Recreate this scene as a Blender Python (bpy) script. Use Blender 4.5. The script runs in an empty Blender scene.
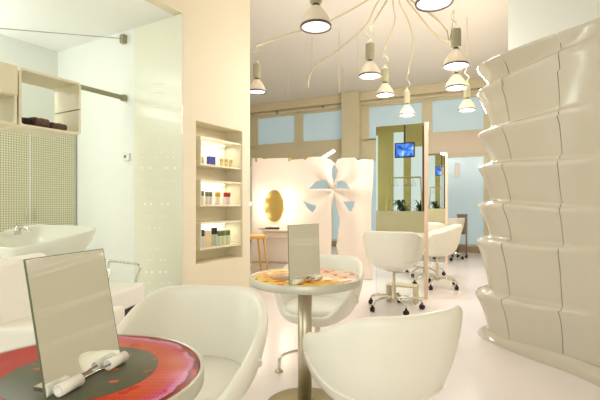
import bpy, bmesh, math, random
from mathutils import Vector, Matrix
from math import sin, cos, pi, radians as R
random.seed(7)
C = bpy.context.scene.collection
sc = bpy.context.scene
# ------------------------------------------------------------------ camera, world, light
F = 420.0; EYE = 1.15; HOR = 204.0
cam_d = bpy.data.cameras.new('camera'); cam_o = bpy.data.objects.new('camera', cam_d); C.objects.link(cam_o)
cam_d.sensor_width = 36; cam_d.lens = F/600*36; cam_d.shift_y = (HOR-200)/600
cam_d.clip_start = 0.02
cam_o.location = (0, 0, EYE); cam_o.rotation_euler = (pi/2, 0, 0)
sc.camera = cam_o
w = bpy.data.worlds.new('world'); sc.world = w; w.use_nodes = True
w.node_tree.nodes['Background'].inputs[0].default_value = (.80, .86, .90, 1)
w.node_tree.nodes['Background'].inputs[1].default_value = 1.0
sc.view_settings.view_transform = 'Standard'; sc.view_settings.look = 'None'
sc.view_settings.exposure = 0.08; sc.view_settings.gamma = 1; sc.view_settings.use_curve_mapping = False

WARM = (1.0, .95, .90); DAY = (1.0, .955, .89)
PEND_W = 19; CEIL_FILL = 4.5; FACADE_E = .72; DAY_W = 42; WASH_W = 25; CORNER_W = 1.3; VAN_W = .75; NICHE_W = .9

def light(name, kind, loc, energy, color, rot=(0,0,0), size=.1, sizey=None, parent=None, spot=None):
    d = bpy.data.lights.new(name, kind); d.energy = energy; d.color = color
    if kind == 'AREA':
        d.size = size
        if sizey: d.shape = 'RECTANGLE'; d.size_y = sizey
    else: d.shadow_soft_size = size
    if kind == 'SPOT': d.spot_size = spot or R(150); d.spot_blend = .9
    o = bpy.data.objects.new(name, d); C.objects.link(o); o.location = loc; o.rotation_euler = rot
    if parent: o.parent = parent
    return o

# ------------------------------------------------------------------ plan frames
class Fr:
    def __init__(s, x, y, deg): s.o = Vector((x, y)); s.a = R(deg); s.u = Vector((cos(s.a), sin(s.a))); s.v = Vector((-sin(s.a), cos(s.a)))
    def w(s, x, y, z=0): p = s.o + s.u*x + s.v*y; return Vector((p.x, p.y, z))
    def loc(s, p): q = Vector((p[0], p[1]))-s.o; return Vector((q.dot(s.u), q.dot(s.v)))
    def mat(s, z=0): return Matrix.Translation((s.o.x, s.o.y, z)) @ Matrix.Rotation(s.a, 4, 'Z')
    def hit(s, px, py=HOR, off=0):
        r = Vector(((px-300)/F, 1)); d = (off + s.o.dot(s.v))/r.dot(s.v)
        return (r*d-s.o).dot(s.u), EYE-(py-HOR)/F*d
def P(px, py, d): return Vector(((px-300)/F*d, d, EYE-(py-HOR)/F*d))
def G(px, d): return Vector(((px-300)/F*d, d))

NICHE = Fr(-1.24, 4.45, 60.2)          # x along the wall with the niche (going away), y into the wall
BACK = Fr(4.13, 9.92, -25.5)           # x to the right, y beyond the wall
WASH = Fr(-1.24, 4.45, -29.8)          # back wall of the washing corner, x to the right
CEIL = 4.08; WC = 3.17
NB = BACK.v; C1 = NB.dot(Vector((1.51, 5.08))); C2 = NB.dot(Vector((2.82, 8.07)))

# ------------------------------------------------------------------ materials
def lin(c): return tuple((x/12.92 if x <= .04045 else ((x+.055)/1.055)**2.4) for x in c)
def mat(name, c, rough=.5, metal=0, noise=.03, scale=6, bump=0, bscale=40, emit=None, es=1, trans=0, coat=0, spec=.5, alpha=1, ior=1.45):
    m = bpy.data.materials.new(name); m.use_nodes = True; nt = m.node_tree; b = nt.nodes['Principled BSDF']
    c = lin(c)
    b.inputs['Roughness'].default_value = rough; b.inputs['Metallic'].default_value = metal
    b.inputs['Transmission Weight'].default_value = trans; b.inputs['Coat Weight'].default_value = coat
    b.inputs['Specular IOR Level'].default_value = spec; b.inputs['IOR'].default_value = ior
    b.inputs['Alpha'].default_value = alpha
    tc = nt.nodes.new('ShaderNodeTexCoord')
    if noise:
        n = nt.nodes.new('ShaderNodeTexNoise'); n.inputs['Scale'].default_value = scale; n.inputs['Detail'].default_value = 4
        nt.links.new(tc.outputs['Object'], n.inputs['Vector'])
        r = nt.nodes.new('ShaderNodeMixRGB'); r.inputs[1].default_value = (*[x*(1-noise) for x in c], 1); r.inputs[2].default_value = (*[min(1, x*(1+noise)) for x in c], 1)
        nt.links.new(n.outputs['Fac'], r.inputs[0]); nt.links.new(r.outputs[0], b.inputs['Base Color'])
    else: b.inputs['Base Color'].default_value = (*c, 1)
    if bump:
        n2 = nt.nodes.new('ShaderNodeTexNoise'); n2.inputs['Scale'].default_value = bscale
        nt.links.new(tc.outputs['Object'], n2.inputs['Vector'])
        bp = nt.nodes.new('ShaderNodeBump'); bp.inputs['Strength'].default_value = bump; bp.inputs['Distance'].default_value = .01
        nt.links.new(n2.outputs['Fac'], bp.inputs['Height']); nt.links.new(bp.outputs[0], b.inputs['Normal'])
    if emit:
        b.inputs['Emission Color'].default_value = (*lin(emit), 1); b.inputs['Emission Strength'].default_value = es
    return m
M = {}
M['floor'] = mat('white resin floor', (.94, .905, .895), .2, noise=.03, scale=1.5, bump=.05, bscale=3)
M['ceil'] = mat('ceiling paint', (.93, .905, .865), .8, noise=.01)
M['wall'] = mat('cream wall paint', (.905, .865, .77), .7, noise=.015)
M['niche'] = mat('niche inside paint', (.95, .91, .80), .6, noise=.01)
M['washwall'] = mat('pale green white wall paint', (.93, .945, .915), .6, noise=.01)
M['washceil'] = mat('white wash ceiling', (.975, .98, .965), .6, noise=.005)
M['beige'] = mat('beige frame paint', (.84, .805, .68), .5, noise=.03)
M['panelbeige'] = mat('pinkish beige panel', (.86, .80, .72), .5, noise=.02)
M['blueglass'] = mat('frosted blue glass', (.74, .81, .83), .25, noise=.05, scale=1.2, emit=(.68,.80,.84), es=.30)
M['olive'] = mat('olive paint', (.66, .64, .40), .6, noise=.03)
M['cream'] = mat('cream painted metal', (.90, .87, .76), .35, noise=.01)
M['white'] = mat('white lacquer', (.94, .93, .89), .3, noise=.01)
M['tub'] = mat('white shell plastic', (.935, .925, .875), .33, noise=.01, coat=.15)
M['tubin'] = mat('white leather upholstery', (.94, .93, .89), .45, noise=.01, bump=.05, bscale=120)
M['chrome'] = mat('chrome', (.85, .84, .80), .12, metal=1, noise=.01)
M['steel'] = mat('brushed steel', (.80, .77, .69), .36, metal=1, noise=.05, scale=20)
M['steelbase'] = mat('brushed steel plate', (.62, .58, .45), .4, metal=1, noise=.06, scale=8)
M['mirror'] = mat('mirror glass', (.97, .975, .955), .0, metal=1, noise=0)
M['mirroredge'] = mat('mirror edge', (.42, .45, .36), .3, noise=.02)
M['black'] = mat('black plastic', (.08, .07, .06), .4, noise=.05)
M['wave'] = mat('glossy white moulded plastic', (.80, .77, .70), .14, noise=.015, scale=2, coat=.4)
M['screen'] = mat('warm white sheet', (.95, .90, .85), .55, noise=.01)
M['grey'] = mat('grey lamp housing', (.64, .62, .50), .5, metal=0, noise=.08, scale=30)
M['shade'] = mat('frosted aluminium shade', (.84, .80, .72), .45, noise=.04, scale=25, trans=.2)
M['ring'] = mat('dark lamp rim', (.40, .36, .33), .35, metal=.6, noise=.02)
M['cable'] = mat('pale cable tube', (.80, .75, .62), .5, noise=.02)
M['lampon'] = mat('lit lamp lens', (1, .98, .97), .5, noise=0, emit=(1, .96, .97), es=2.2)
M['bulb'] = mat('lit bulb', (1, .95, .85), .5, noise=0, emit=(1, .93, .80), es=9)
M['tube'] = mat('lit fluorescent tube', (1, 1, .95), .5, noise=0, emit=(1, .98, .88), es=1.6)
M['clear'] = mat('clear acrylic', (.97, .985, .96), .02, noise=0, trans=1, ior=1.08, spec=.3)
M['edge'] = mat('pinkish glass edge', (.90, .80, .70), .3, noise=.05, scale=20)
M['towel'] = mat('dark brown towel', (.40, .31, .28), .95, noise=.15, scale=30, bump=.4, bscale=150)
M['towel2'] = mat('almost black towel', (.17, .12, .12), .95, noise=.15, scale=30, bump=.4, bscale=150)
M['wood'] = mat('golden wood', (.80, .62, .30), .45, noise=.12, scale=10)
M['brown'] = mat('dark brown', (.30, .18, .12), .5, noise=.1)
M['gold'] = mat('bronze mirror glass', (.66, .57, .33), .3, metal=.7, noise=.03, scale=5)
M['leaf'] = mat('dark leaf', (.16, .26, .12), .5, noise=.3, scale=12)
M['pot'] = mat('dark green pot', (.35, .40, .36), .4, noise=.1)
M['lit'] = mat('daylight window pane', (.3, .33, .32), .4, noise=0, emit=(.90, .97, .95), es=FACADE_E)
M['baseb'] = mat('taupe baseboard', (.66, .60, .50), .5, noise=.02)
M['railg'] = mat('grey green steel rail', (.62, .62, .50), .4, metal=.2, noise=.03)

def peg_mat(name, base, hole, sx, sz, rad):
    m = mat(name, base, .5, noise=0); nt = m.node_tree; b = nt.nodes['Principled BSDF']
    tc = nt.nodes.new('ShaderNodeTexCoord'); mp = nt.nodes.new('ShaderNodeMapping'); mp.inputs['Scale'].default_value = (1/sx, 0, 1/sz)
    fr = nt.nodes.new('ShaderNodeVectorMath'); fr.operation = 'FRACTION'
    sb = nt.nodes.new('ShaderNodeVectorMath'); sb.operation = 'SUBTRACT'; sb.inputs[1].default_value = (.5, 0, .5)
    ln = nt.nodes.new('ShaderNodeVectorMath'); ln.operation = 'LENGTH'
    lt = nt.nodes.new('ShaderNodeMath'); lt.operation = 'LESS_THAN'; lt.inputs[1].default_value = rad
    mx = nt.nodes.new('ShaderNodeMixRGB'); mx.inputs[1].default_value = (*lin(base), 1); mx.inputs[2].default_value = (*lin(hole), 1)
    L = nt.links.new
    L(tc.outputs['Object'], mp.inputs[0]); L(mp.outputs[0], fr.inputs[0]); L(fr.outputs[0], sb.inputs[0]); L(sb.outputs[0], ln.inputs[0])
    L(ln.outputs['Value'], lt.inputs[0]); L(lt.outputs[0], mx.inputs[0]); L(mx.outputs[0], b.inputs['Base Color'])
    return m
M['peg'] = peg_mat('perforated board', (.86, .86, .74), (.58, .55, .40), .027, .027, .27)

def top_mat(name, stops, dots=False, splash=(.9,.3,.05), splash_amt=.5, seed=0, ang=None):
    """stained resin disc: colours run radially and around the disc, with irregular splashes."""
    m = mat(name, (1, 1, 1), .35, noise=0, coat=0, spec=.3); nt = m.node_tree; b = nt.nodes['Principled BSDF']; L = nt.links.new
    tc = nt.nodes.new('ShaderNodeTexCoord')
    ns = nt.nodes.new('ShaderNodeTexNoise'); ns.inputs['Scale'].default_value = 9; ns.inputs['Detail'].default_value = 3
    mp = nt.nodes.new('ShaderNodeMapping'); mp.inputs['Location'].default_value = (seed, seed*.7, 0)
    L(tc.outputs['Object'], mp.inputs[0]); L(mp.outputs[0], ns.inputs['Vector'])
    mul = nt.nodes.new('ShaderNodeVectorMath'); mul.operation = 'MULTIPLY'; mul.inputs[1].default_value = (1, 1, 0)
    ln = nt.nodes.new('ShaderNodeVectorMath'); ln.operation = 'LENGTH'
    L(tc.outputs['Object'], mul.inputs[0]); L(mul.outputs[0], ln.inputs[0])
    a = nt.nodes.new('ShaderNodeMath'); a.operation = 'MULTIPLY_ADD'; a.inputs[1].default_value = .06; L(ns.outputs['Fac'], a.inputs[0]); L(ln.outputs['Value'], a.inputs[2])
    s = nt.nodes.new('ShaderNodeMath'); s.operation = 'MULTIPLY_ADD'; s.inputs[1].default_value = 1/.31; s.inputs[2].default_value = -.1; L(a.outputs[0], s.inputs[0])
    r = nt.nodes.new('ShaderNodeValToRGB'); el = r.color_ramp.elements
    el[0].position = stops[0][0]; el[0].color = (*lin(stops[0][1]), 1); el[1].position = stops[-1][0]; el[1].color = (*lin(stops[-1][1]), 1)
    for p_, c_ in stops[1:-1]: e = el.new(p_); e.color = (*lin(c_), 1)
    L(s.outputs[0], r.inputs[0]); out = r.outputs[0]
    if ang:   # side tint along a direction
        dp = nt.nodes.new('ShaderNodeVectorMath'); dp.operation = 'DOT_PRODUCT'; dp.inputs[1].default_value = (*ang[0], 0); L(tc.outputs['Object'], dp.inputs[0])
        mr = nt.nodes.new('ShaderNodeMapRange'); mr.inputs['From Min'].default_value = ang[1]; mr.inputs['From Max'].default_value = ang[2]; L(dp.outputs['Value'], mr.inputs[0])
        mx = nt.nodes.new('ShaderNodeMixRGB'); mx.inputs[2].default_value = (*lin(ang[3]), 1); L(mr.outputs[0], mx.inputs[0]); L(out, mx.inputs[1]); out = mx.outputs[0]
    n3 = nt.nodes.new('ShaderNodeTexNoise'); n3.inputs['Scale'].default_value = 20; n3.inputs['Detail'].default_value = 1; L(mp.outputs[0], n3.inputs['Vector'])
    gt = nt.nodes.new('ShaderNodeMapRange'); gt.inputs['From Min'].default_value = splash_amt; gt.inputs['From Max'].default_value = splash_amt+.04; L(n3.outputs['Fac'], gt.inputs[0])
    mx = nt.nodes.new('ShaderNodeMixRGB'); mx.inputs[2].default_value = (*lin(splash), 1); L(gt.outputs[0], mx.inputs[0]); L(out, mx.inputs[1]); out = mx.outputs[0]
    if dots:
        mp2 = nt.nodes.new('ShaderNodeMapping'); mp2.inputs['Scale'].default_value = (110, 55, 0); L(tc.outputs['Object'], mp2.inputs[0])
        fr = nt.nodes.new('ShaderNodeVectorMath'); fr.operation = 'FRACTION'; L(mp2.outputs[0], fr.inputs[0])
        sb = nt.nodes.new('ShaderNodeVectorMath'); sb.operation = 'SUBTRACT'; sb.inputs[1].default_value = (.5, .5, 0); L(fr.outputs[0], sb.inputs[0])
        l2 = nt.nodes.new('ShaderNodeVectorMath'); l2.operation = 'LENGTH'; L(sb.outputs[0], l2.inputs[0])
        lt = nt.nodes.new('ShaderNodeMath'); lt.operation = 'LESS_THAN'; lt.inputs[1].default_value = .28; L(l2.outputs['Value'], lt.inputs[0])
        f = nt.nodes.new('ShaderNodeMath'); f.operation = 'MULTIPLY'; f.inputs[1].default_value = .25; L(lt.outputs[0], f.inputs[0])
        mx = nt.nodes.new('ShaderNodeMixRGB'); mx.inputs[2].default_value = (*lin((.62, .10, .10)), 1); L(f.outputs[0], mx.inputs[0]); L(out, mx.inputs[1]); out = mx.outputs[0]
    L(out, b.inputs['Base Color'])
    return m

# ------------------------------------------------------------------ mesh builder
class MB:
    def __init__(s): s.bm = bmesh.new()
    def box(s, x0, y0, z0, x1, y1, z1, m=None, mi=0):
        vs = [Vector((x, y, z)) for x in (x0, x1) for y in (y0, y1) for z in (z0, z1)]
        if m is not None: vs = [m @ v for v in vs]
        v = [s.bm.verts.new(p) for p in vs]
        for f in ((0,1,3,2), (4,6,7,5), (0,4,5,1), (2,3,7,6), (0,2,6,4), (1,5,7,3)):
            s.bm.faces.new([v[i] for i in f]).material_index = mi
        return s
    def rbox(s, x0, y0, z0, x1, y1, z1, r=.01, m=None, seg=3):
        t = bmesh.new(); bmesh.ops.create_cube(t, size=1)
        for v in t.verts: v.co = Vector(((x0+x1)/2+v.co.x*(x1-x0), (y0+y1)/2+v.co.y*(y1-y0), (z0+z1)/2+v.co.z*(z1-z0)))
        bmesh.ops.bevel(t, geom=t.edges[:], offset=r, segments=seg, affect='EDGES', profile=.5)
        s.join(t, m); return s
    def join(s, t, m=None):
        mp = {}
        for v in t.verts: mp[v] = s.bm.verts.new(m @ v.co if m is not None else v.co)
        for f in t.faces:
            try: n = s.bm.faces.new([mp[v] for v in f.verts]); n.smooth = f.smooth; n.material_index = f.material_index
            except ValueError: pass
        t.free()
    def rings(s, rings, close=True, cap0=True, cap1=True, smooth=True, mi=0):
        rr = [[s.bm.verts.new(p) for p in r] for r in rings]; n = len(rr[0])
        for a, b in zip(rr, rr[1:]):
            for i in range(n if close else n-1):
                j = (i+1) % n; f = s.bm.faces.new((a[i], a[j], b[j], b[i])); f.smooth = smooth; f.material_index = mi
        if cap0: s.bm.faces.new(rr[0][::-1]).material_index = mi
        if cap1: s.bm.faces.new(rr[-1]).material_index = mi
        return s
    def lathe(s, prof, n=32, c=(0,0,0), m=None, smooth=True, cap0=True, cap1=True, mi=0):
        rs = []
        for r, z in prof:
            ring = [Vector((c[0]+max(r,1e-4)*cos(2*pi*i/n), c[1]+max(r,1e-4)*sin(2*pi*i/n), c[2]+z)) for i in range(n)]
            rs.append([m @ p for p in ring] if m is not None else ring)
        return s.rings(rs, cap0=cap0, cap1=cap1, smooth=smooth, mi=mi)
    def tube(s, pts, r, n=8, caps=True, mi=0):
        pts = [Vector(p) for p in pts]; rs = []; up = None
        for i, p in enumerate(pts):
            t = (pts[min(i+1, len(pts)-1)]-pts[max(i-1, 0)]).normalized()
            if up is None: up = Vector((0,0,1)) if abs(t.z) < .9 else Vector((1,0,0))
            a = t.cross(up)
            if a.length < 1e-4: a = t.cross(Vector((0,1,0)))
            a.normalize(); b = t.cross(a).normalized(); up = -b if False else a.cross(t).normalized()
            rad = r[i] if isinstance(r, (list, tuple)) else r
            rs.append([p+a*rad*cos(2*pi*k/n)+b*rad*sin(2*pi*k/n) for k in range(n)])
        return s.rings(rs, cap0=caps, cap1=caps, mi=mi)
    def build(s, name, m, parent=None, mods=(), bevel=0):
        bmesh.ops.recalc_face_normals(s.bm, faces=s.bm.faces[:])
        me = bpy.data.meshes.new(name); s.bm.to_mesh(me); s.bm.free()
        for x in (m if isinstance(m, (list, tuple)) else [m]): me.materials.append(x)
        o = bpy.data.objects.new(name, me); C.objects.link(o)
        if parent: o.parent = parent
        if bevel: b = o.modifiers.new('bevel', 'BEVEL'); b.width = bevel; b.segments = 2; b.limit_method = 'ANGLE'
        for k in mods:
            if k[0] == 'solid': q = o.modifiers.new('s', 'SOLIDIFY'); q.thickness = k[1]; q.offset = k[2]
            if k[0] == 'split': q = o.modifiers.new('e', 'EDGE_SPLIT'); q.split_angle = R(60)
            if k[0] == 'sub': q = o.modifiers.new('u', 'SUBSURF'); q.levels = k[1]; q.render_levels = k[1]
        return o
def smooth_path(pts, n=8):
    pts = [Vector(p) for p in pts]; q = [pts[0]*2-pts[1]] + pts + [pts[-1]*2-pts[-2]]; out = []
    for i in range(1, len(q)-2):
        a, b, c, d = q[i-1:i+3]
        for k in range(n):
            t = k/n; out.append(.5*((2*b)+(-a+c)*t+(2*a-5*b+4*c-d)*t*t+(-a+3*b-3*c+d)*t**3))
    out.append(pts[-1]); return out
def tag(o, label, cat, group=None, kind=None):
    o['label'] = label; o['category'] = cat
    if group: o['group'] = group
    if kind: o['kind'] = kind
    return o
def thing(name, label, cat, loc=(0,0,0), rotz=0, group=None, rot=None):
    o = bpy.data.objects.new(name, None); C.objects.link(o); o.location = loc; o.rotation_euler = rot or (0, 0, rotz)
    o.empty_display_size = .1
    return tag(o, label, cat, group)
def struct(name, mb, m, fr=None, **k):
    o = mb.build(name, m, **k); o['kind'] = 'structure'
    if fr: o.matrix_world = fr.mat()
    return o
def dup(root, loc, rotz, label):
    r = root.copy(); C.objects.link(r); r.location = loc; r.rotation_euler = (0, 0, rotz); r['label'] = label
    for ch in list(root.children):
        c = ch.copy(); C.objects.link(c); c.parent = r
        for g in list(ch.children):
            d = g.copy(); C.objects.link(d); d.parent = c
    return r

# ================================================================== STRUCTURE
struct('floor', MB().box(-7, -4, -.1, 8, 16, 0), M['floor'])
struct('ceiling', MB().box(-7, -4, CEIL, 8, 16, CEIL+.1), M['ceil'])
# back wall: transoms, beige band, lower frosted glazing
hx = lambda px: BACK.hit(px)[0]
XL, XR = -9.6, hx(520)
b = MB()
b.box(XL, 0, 3.74, XR, .2, CEIL)                                # head
b.box(XL, 0, 2.33, XR, .2, 2.86)                                # band between the two rows of glass
b.box(XL, 0, 0, hx(240), .2, CEIL)
for px0, px1 in ((240, 256), (296, 301), (343, 367), (424, 430), (486, 520)): b.box(hx(px0), 0, 2.8, hx(px1), .2, 3.8)
b.box(hx(486), 0, 0, hx(520), .2, 2.4)
struct('wall_back', b, [M['beige']], BACK)
b = MB(); b.box(hx(430), -.015, 2.35, hx(487), 0, 2.84); struct('trim_1', b, M['panelbeige'], BACK)
b = MB(); b.box(XL, -.12, 3.86, XR, .0, CEIL); b.box(XL, -.06, 3.76, XR, .0, 3.82); struct('trim_2', b, mat('light beige crown', (.87, .82, .69), .5, noise=.02), BACK, bevel=.01)
b = MB(); b.box(hx(345), -.3, 2.33, hx(362), 0, CEIL-.002); struct('trim_3', b, M['beige'], BACK, bevel=.01)
n = 1
for px0, px1, z0, z1 in ((256, 296, 2.86, 3.74), (301, 343, 2.86, 3.74), (367, 424, 2.82, 3.74), (430, 486, 2.86, 3.74), (240, 330, .14, 2.33), (330, 424, .14, 2.33), (424, 486, .14, 2.33)):
    x0, x1 = hx(px0), hx(px1)
    b = MB(); b.box(x0, .06, z0, x1, .09, z1, mi=0)
    t = .05
    for q in ((x0, .0, z0, x0+t, .12, z1), (x1-t, 0, z0, x1, .12, z1), (x0+t, 0, z0, x1-t, .12, z0+t), (x0+t, 0, z1-t, x1-t, .12, z1)): b.box(*q, mi=1)
    struct('window_%d' % n, b, [M['blueglass'], M['beige']], BACK); n += 1
b = MB(); b.box(XL, -.03, 0, XR, .1, .14); struct('baseboard_back', b, M['baseb'], BACK, bevel=.005)
# wall with the product niche
nx0, ztop = NICHE.hit(196, 120); nx1, _ = NICHE.hit(242.5); zbot = NICHE.hit(196.3, 265.5)[1]; nxe = NICHE.hit(250)[0]
b = MB()
b.box(0, 0, 0, nx0, .35, CEIL); b.box(nx1, 0, 0, nxe, .35, CEIL); b.box(nx0, 0, 0, nx1, .35, zbot); b.box(nx0, 0, ztop, nx1, .35, CEIL)
struct('wall_left', b, M['wall'], NICHE)
b = MB(); t = .004
b.box(nx0, .27, zbot, nx1, .30, ztop); b.box(nx0, .006, zbot, nx0+t, .27, ztop); b.box(nx1-t, .006, zbot, nx1, .27, ztop); b.box(nx0+t, .006, zbot, nx1-t, .27, zbot+t); b.box(nx0+t, .006, ztop-t, nx1-t, .27, ztop)
struct('trim_4', b, M['niche'], NICHE)
b = MB(); b.box(-7, 0, WC, 0, .12, CEIL); struct('wall_bulkhead', b, M['wall'], NICHE)
b = MB(); b.box(-7, .12, WC, 0, 2.4, WC+.08); struct('ceiling_wash', b, M['washceil'], NICHE)
b = MB(); b.box(-7, 2.28, 0, .1, 2.4, WC); struct('wall_wash_left', b, M['washwall'], NICHE)
b = MB(); b.box(0, .35, 0, .1, 2.28, WC); b.box(0, 2.28, 0, .1, 4.4, CEIL); b.box(-.001, .0, 0, .0, .35, WC); struct('wall_wash_back', b, M['washwall'], NICHE)
b = MB(); b.box(.1, 4.3, 0, 9, 4.4, CEIL); struct('wall_far_left', b, M['wall'], NICHE)
# right hand wall behind the moulded partition
RW = Fr(2.28, 4.6, -29.8)
b = MB(); b.box(0, 0, 0, 2.4, .15, CEIL); struct('wall_right', b, M['washwall'], RW)
b = MB(); b.box(0, .15, 0, .12, 5.6, CEIL); struct('wall_right_far', b, M['wall'], RW)
b = MB(); b.box(2.4, -7.5, 0, 2.55, .15, CEIL); struct('wall_right_near', b, M['wall'], RW)
# street front behind the camera, seen in the mirrors
FY = -(BACK.o.dot(BACK.v)) - 1.8
def fac(px, py=HOR, c=C1):
    r = Vector(((px-300)/F, 1)); D = (2*c+1.8)/r.dot(NB); V = r*D; p = V - NB*2*(V.dot(NB)-c)
    return BACK.loc(p)[0], EYE-(py-HOR)/F*D
def virt(px, py, D, c=C1):
    V = Vector(((px-300)/F*D, D)); p = V - NB*2*(V.dot(NB)-c); return Vector((p.x, p.y, EYE-(py-HOR)/F*D))
fa, fb, fc_, fd, fe, ff = [fac(q)[0] for q in (370, 393, 403.5, 410.5, 424, 384)]
wins = [(fb, fc_, .5, 3.25), (fd, fd+1.6, .5, 2.80), (fd+1.8, fd+3.6, .5, 2.8), (fd+3.8, fd+5.2, .5, 2.8), (fb-.62, fb-.45, .5, 3.2), (fb-2.6, fb-.9, .5, 3.0)]
b = MB(); xs = sorted(wins); cur = fb-6
for x0, x1, z0, z1 in xs:
    b.box(cur, -.15, 0, x0, .0, CEIL); b.box(x0, -.15, 0, x1, 0, z0); b.box(x0, -.15, z1, x1, 0, CEIL); cur = x1
b.box(cur, -.15, 0, fd+7, 0, CEIL)
FAC = Fr(*BACK.w(0, FY).xy, -25.5)
struct('wall_front', b, M['olive'], FAC)
for i, (x0, x1, z0, z1) in enumerate(wins):
    b = MB(); b.box(x0, -.10, z0, x1, -.08, z1); struct('window_%d' % (20+i), b, M['lit'], FAC)
# daylight coming in through those panes
for x0, x1, z0, z1 in (wins[2], wins[3], wins[5]):
    light('daylight', 'AREA', FAC.w((x0+x1)/2, -.06, (z0+z1)/2), DAY_W, DAY, rot=(R(90), 0, R(-25.5)), size=x1-x0, sizey=z1-z0)

# ================================================================== RIGHT: moulded partition
def partition():
    root = thing('moulded_partition', 'tall glossy white moulded partition with stacked rippled tiers along the right', 'partition', (1.6, 3.6, 0))
    path = smooth_path([(2.05, 4.0, 0), (1.80, 3.88, 0), (1.66, 3.66, 0), (1.70, 3.42, 0), (1.80, 3.15, 0), (1.93, 2.88, 0), (1.99, 2.6, 0), (2.03, 2.2, 0), (2.05, 1.6, 0), (2.08, .9, 0), (2.15, .1, 0), (2.3, -.9, 0)], 14)
    cum = [0]
    for a, b_ in zip(path, path[1:]): cum.append(cum[-1]+(b_-a).length)
    T = cum[-1]
    def at(s):
        s = min(max(s, 0), T)
        for i in range(len(cum)-1):
            if cum[i+1] >= s:
                f = (s-cum[i])/(cum[i+1]-cum[i]); p = path[i].lerp(path[i+1], f); i0 = max(i-1, 0); i1 = min(i+2, len(path)-1)
                t = (path[i1]-path[i0]).normalized(); return p, Vector((t.y, -t.x, 0))
    lips = [2.36, 2.10, 1.78, 1.50, 1.15, .84, .38, .0]
    def off(s, z):
        s = max(0, s)
        # lip heights wander along the wall
        amp = .12 if s < .55 else .12*max(.10, 1-(s-.55)*.95)
        for k in range(len(lips)-1):
            w0 = .035*sin(s*2.3+k*1.7)*min(1, s/.8); w1 = .035*sin(s*2.3+(k+1)*1.7)*min(1, s/.8)
            up = {1: .13, 2: .02, 3: -.07, 4: -.04}
            w0 = w0*.4 + up.get(k, 0)*min(1, s/1.25)**1.5; w1 = w1*.4 + up.get(k+1, 0)*min(1, s/1.25)**1.5
            if k == 0: w0 = 0
            if k == len(lips)-2: w1 = 0
            top = lips[k]+w0; bot = lips[k+1]+w1
            if z <= top+1e-6 and z >= bot-1e-6:
                q = max(0, (z-bot)/(top-bot)); r = (z-bot)/.022
                body = amp*q**1.7 * (1-.25*math.exp(-((top-z)/.008)))
                back = amp*.95*math.exp(-(r**2)*.9)*(1 if k < len(lips)-2 else .6)
                return max(body, back*.9) + .0
        return 0
    def seam(z):
        for k in range(len(lips)-1):
            if lips[k+1] <= z <= lips[k]: q = (z-lips[k+1])/(lips[k]-lips[k+1]); return .018*(.5-q)**3*4 + .006*(-1)**k*(1-abs(2*q-1)**6)
        return 0
    sn = [0, .80, 1.24, 2.35, 3.4, T]
    H = 2.36
    for a, b_ in zip(sn, sn[1:]):
        m = MB(); a2, b2 = a+.0035, b_-.0035; ns = max(8, int((b2-a2)/.035)); nz = 230
        gap_tilt = .0
        rows = []
        for j in range(nz+1):
            z = H*j/nz; row = []
            for i in range(ns+1):
                s = a2+(b2-a2)*i/ns
                s += seam(z) * (1 if 0 < a else i/ns) * (1 if b_ < T else 1-i/ns)
                p, nn = at(s); o = off(s, z)
                zz = z + (.008*max(0, (z-1.9)/.46)*sin(s*1.7-.9) if z > 1.9 else 0)
                row.append(p + nn*(o+.012*sin(s*3+z*2)) + Vector((0, 0, zz)) - Vector((1.6, 3.6, 0)))
            rows.append(row)
        m.rings(rows, close=False, cap0=False, cap1=False)
        m.build('moulded_panel', M['wave'], root, mods=[('solid', .005, -1), ('split',)])
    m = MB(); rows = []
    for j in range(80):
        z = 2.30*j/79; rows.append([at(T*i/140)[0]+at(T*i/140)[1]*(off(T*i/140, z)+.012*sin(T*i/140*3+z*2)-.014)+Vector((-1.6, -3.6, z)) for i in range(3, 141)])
    m.rings(rows, close=False, cap0=False, cap1=False); m.build('seam_backing', M['brown'], root)  # dark backing sheet added so the gaps between panels look dark
    # glossy foot that flares on to the floor
    m = MB(); rows = []
    for (o, z) in ((.0, .075), (.012, .045), (.035, .02), (.075, .008), (.10, .002)):
        row = []
        for i in range(90):
            s = .1+(T-.2)*i/89; p, nn = at(s); row.append(p+nn*o+Vector((0, 0, z))-Vector((1.6, 3.6, 0)))
        rows.append(row)
    m.rings(rows, close=False, cap0=False, cap1=False); m.build('foot_flare', M['wave'], root)
partition()
# lamp standing in the gap between partition and wall
t = thing('trough_light', 'slim tube light hidden behind the white rippled partition washing the wall', 'light', (3.05, 3.55, 0), R(-29.8))
MB().box(-.5, -.04, 0, .5, .04, .03).build('base', M['white'], t)
MB().tube([(-.02, 0, .03), (-.02, 0, 2.1)], .012).build('pole', M['white'], t)
MB().tube([(-.5, 0, 2.12), (.5, 0, 2.12)], .018).build('tube', M['tube'], t)
light('trough_glow', 'AREA', (3.05, 3.55, 2.18), CORNER_W, (.97, 1, .86), rot=(R(180), 0, R(-29.8)), size=1.0, sizey=.1)

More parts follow.
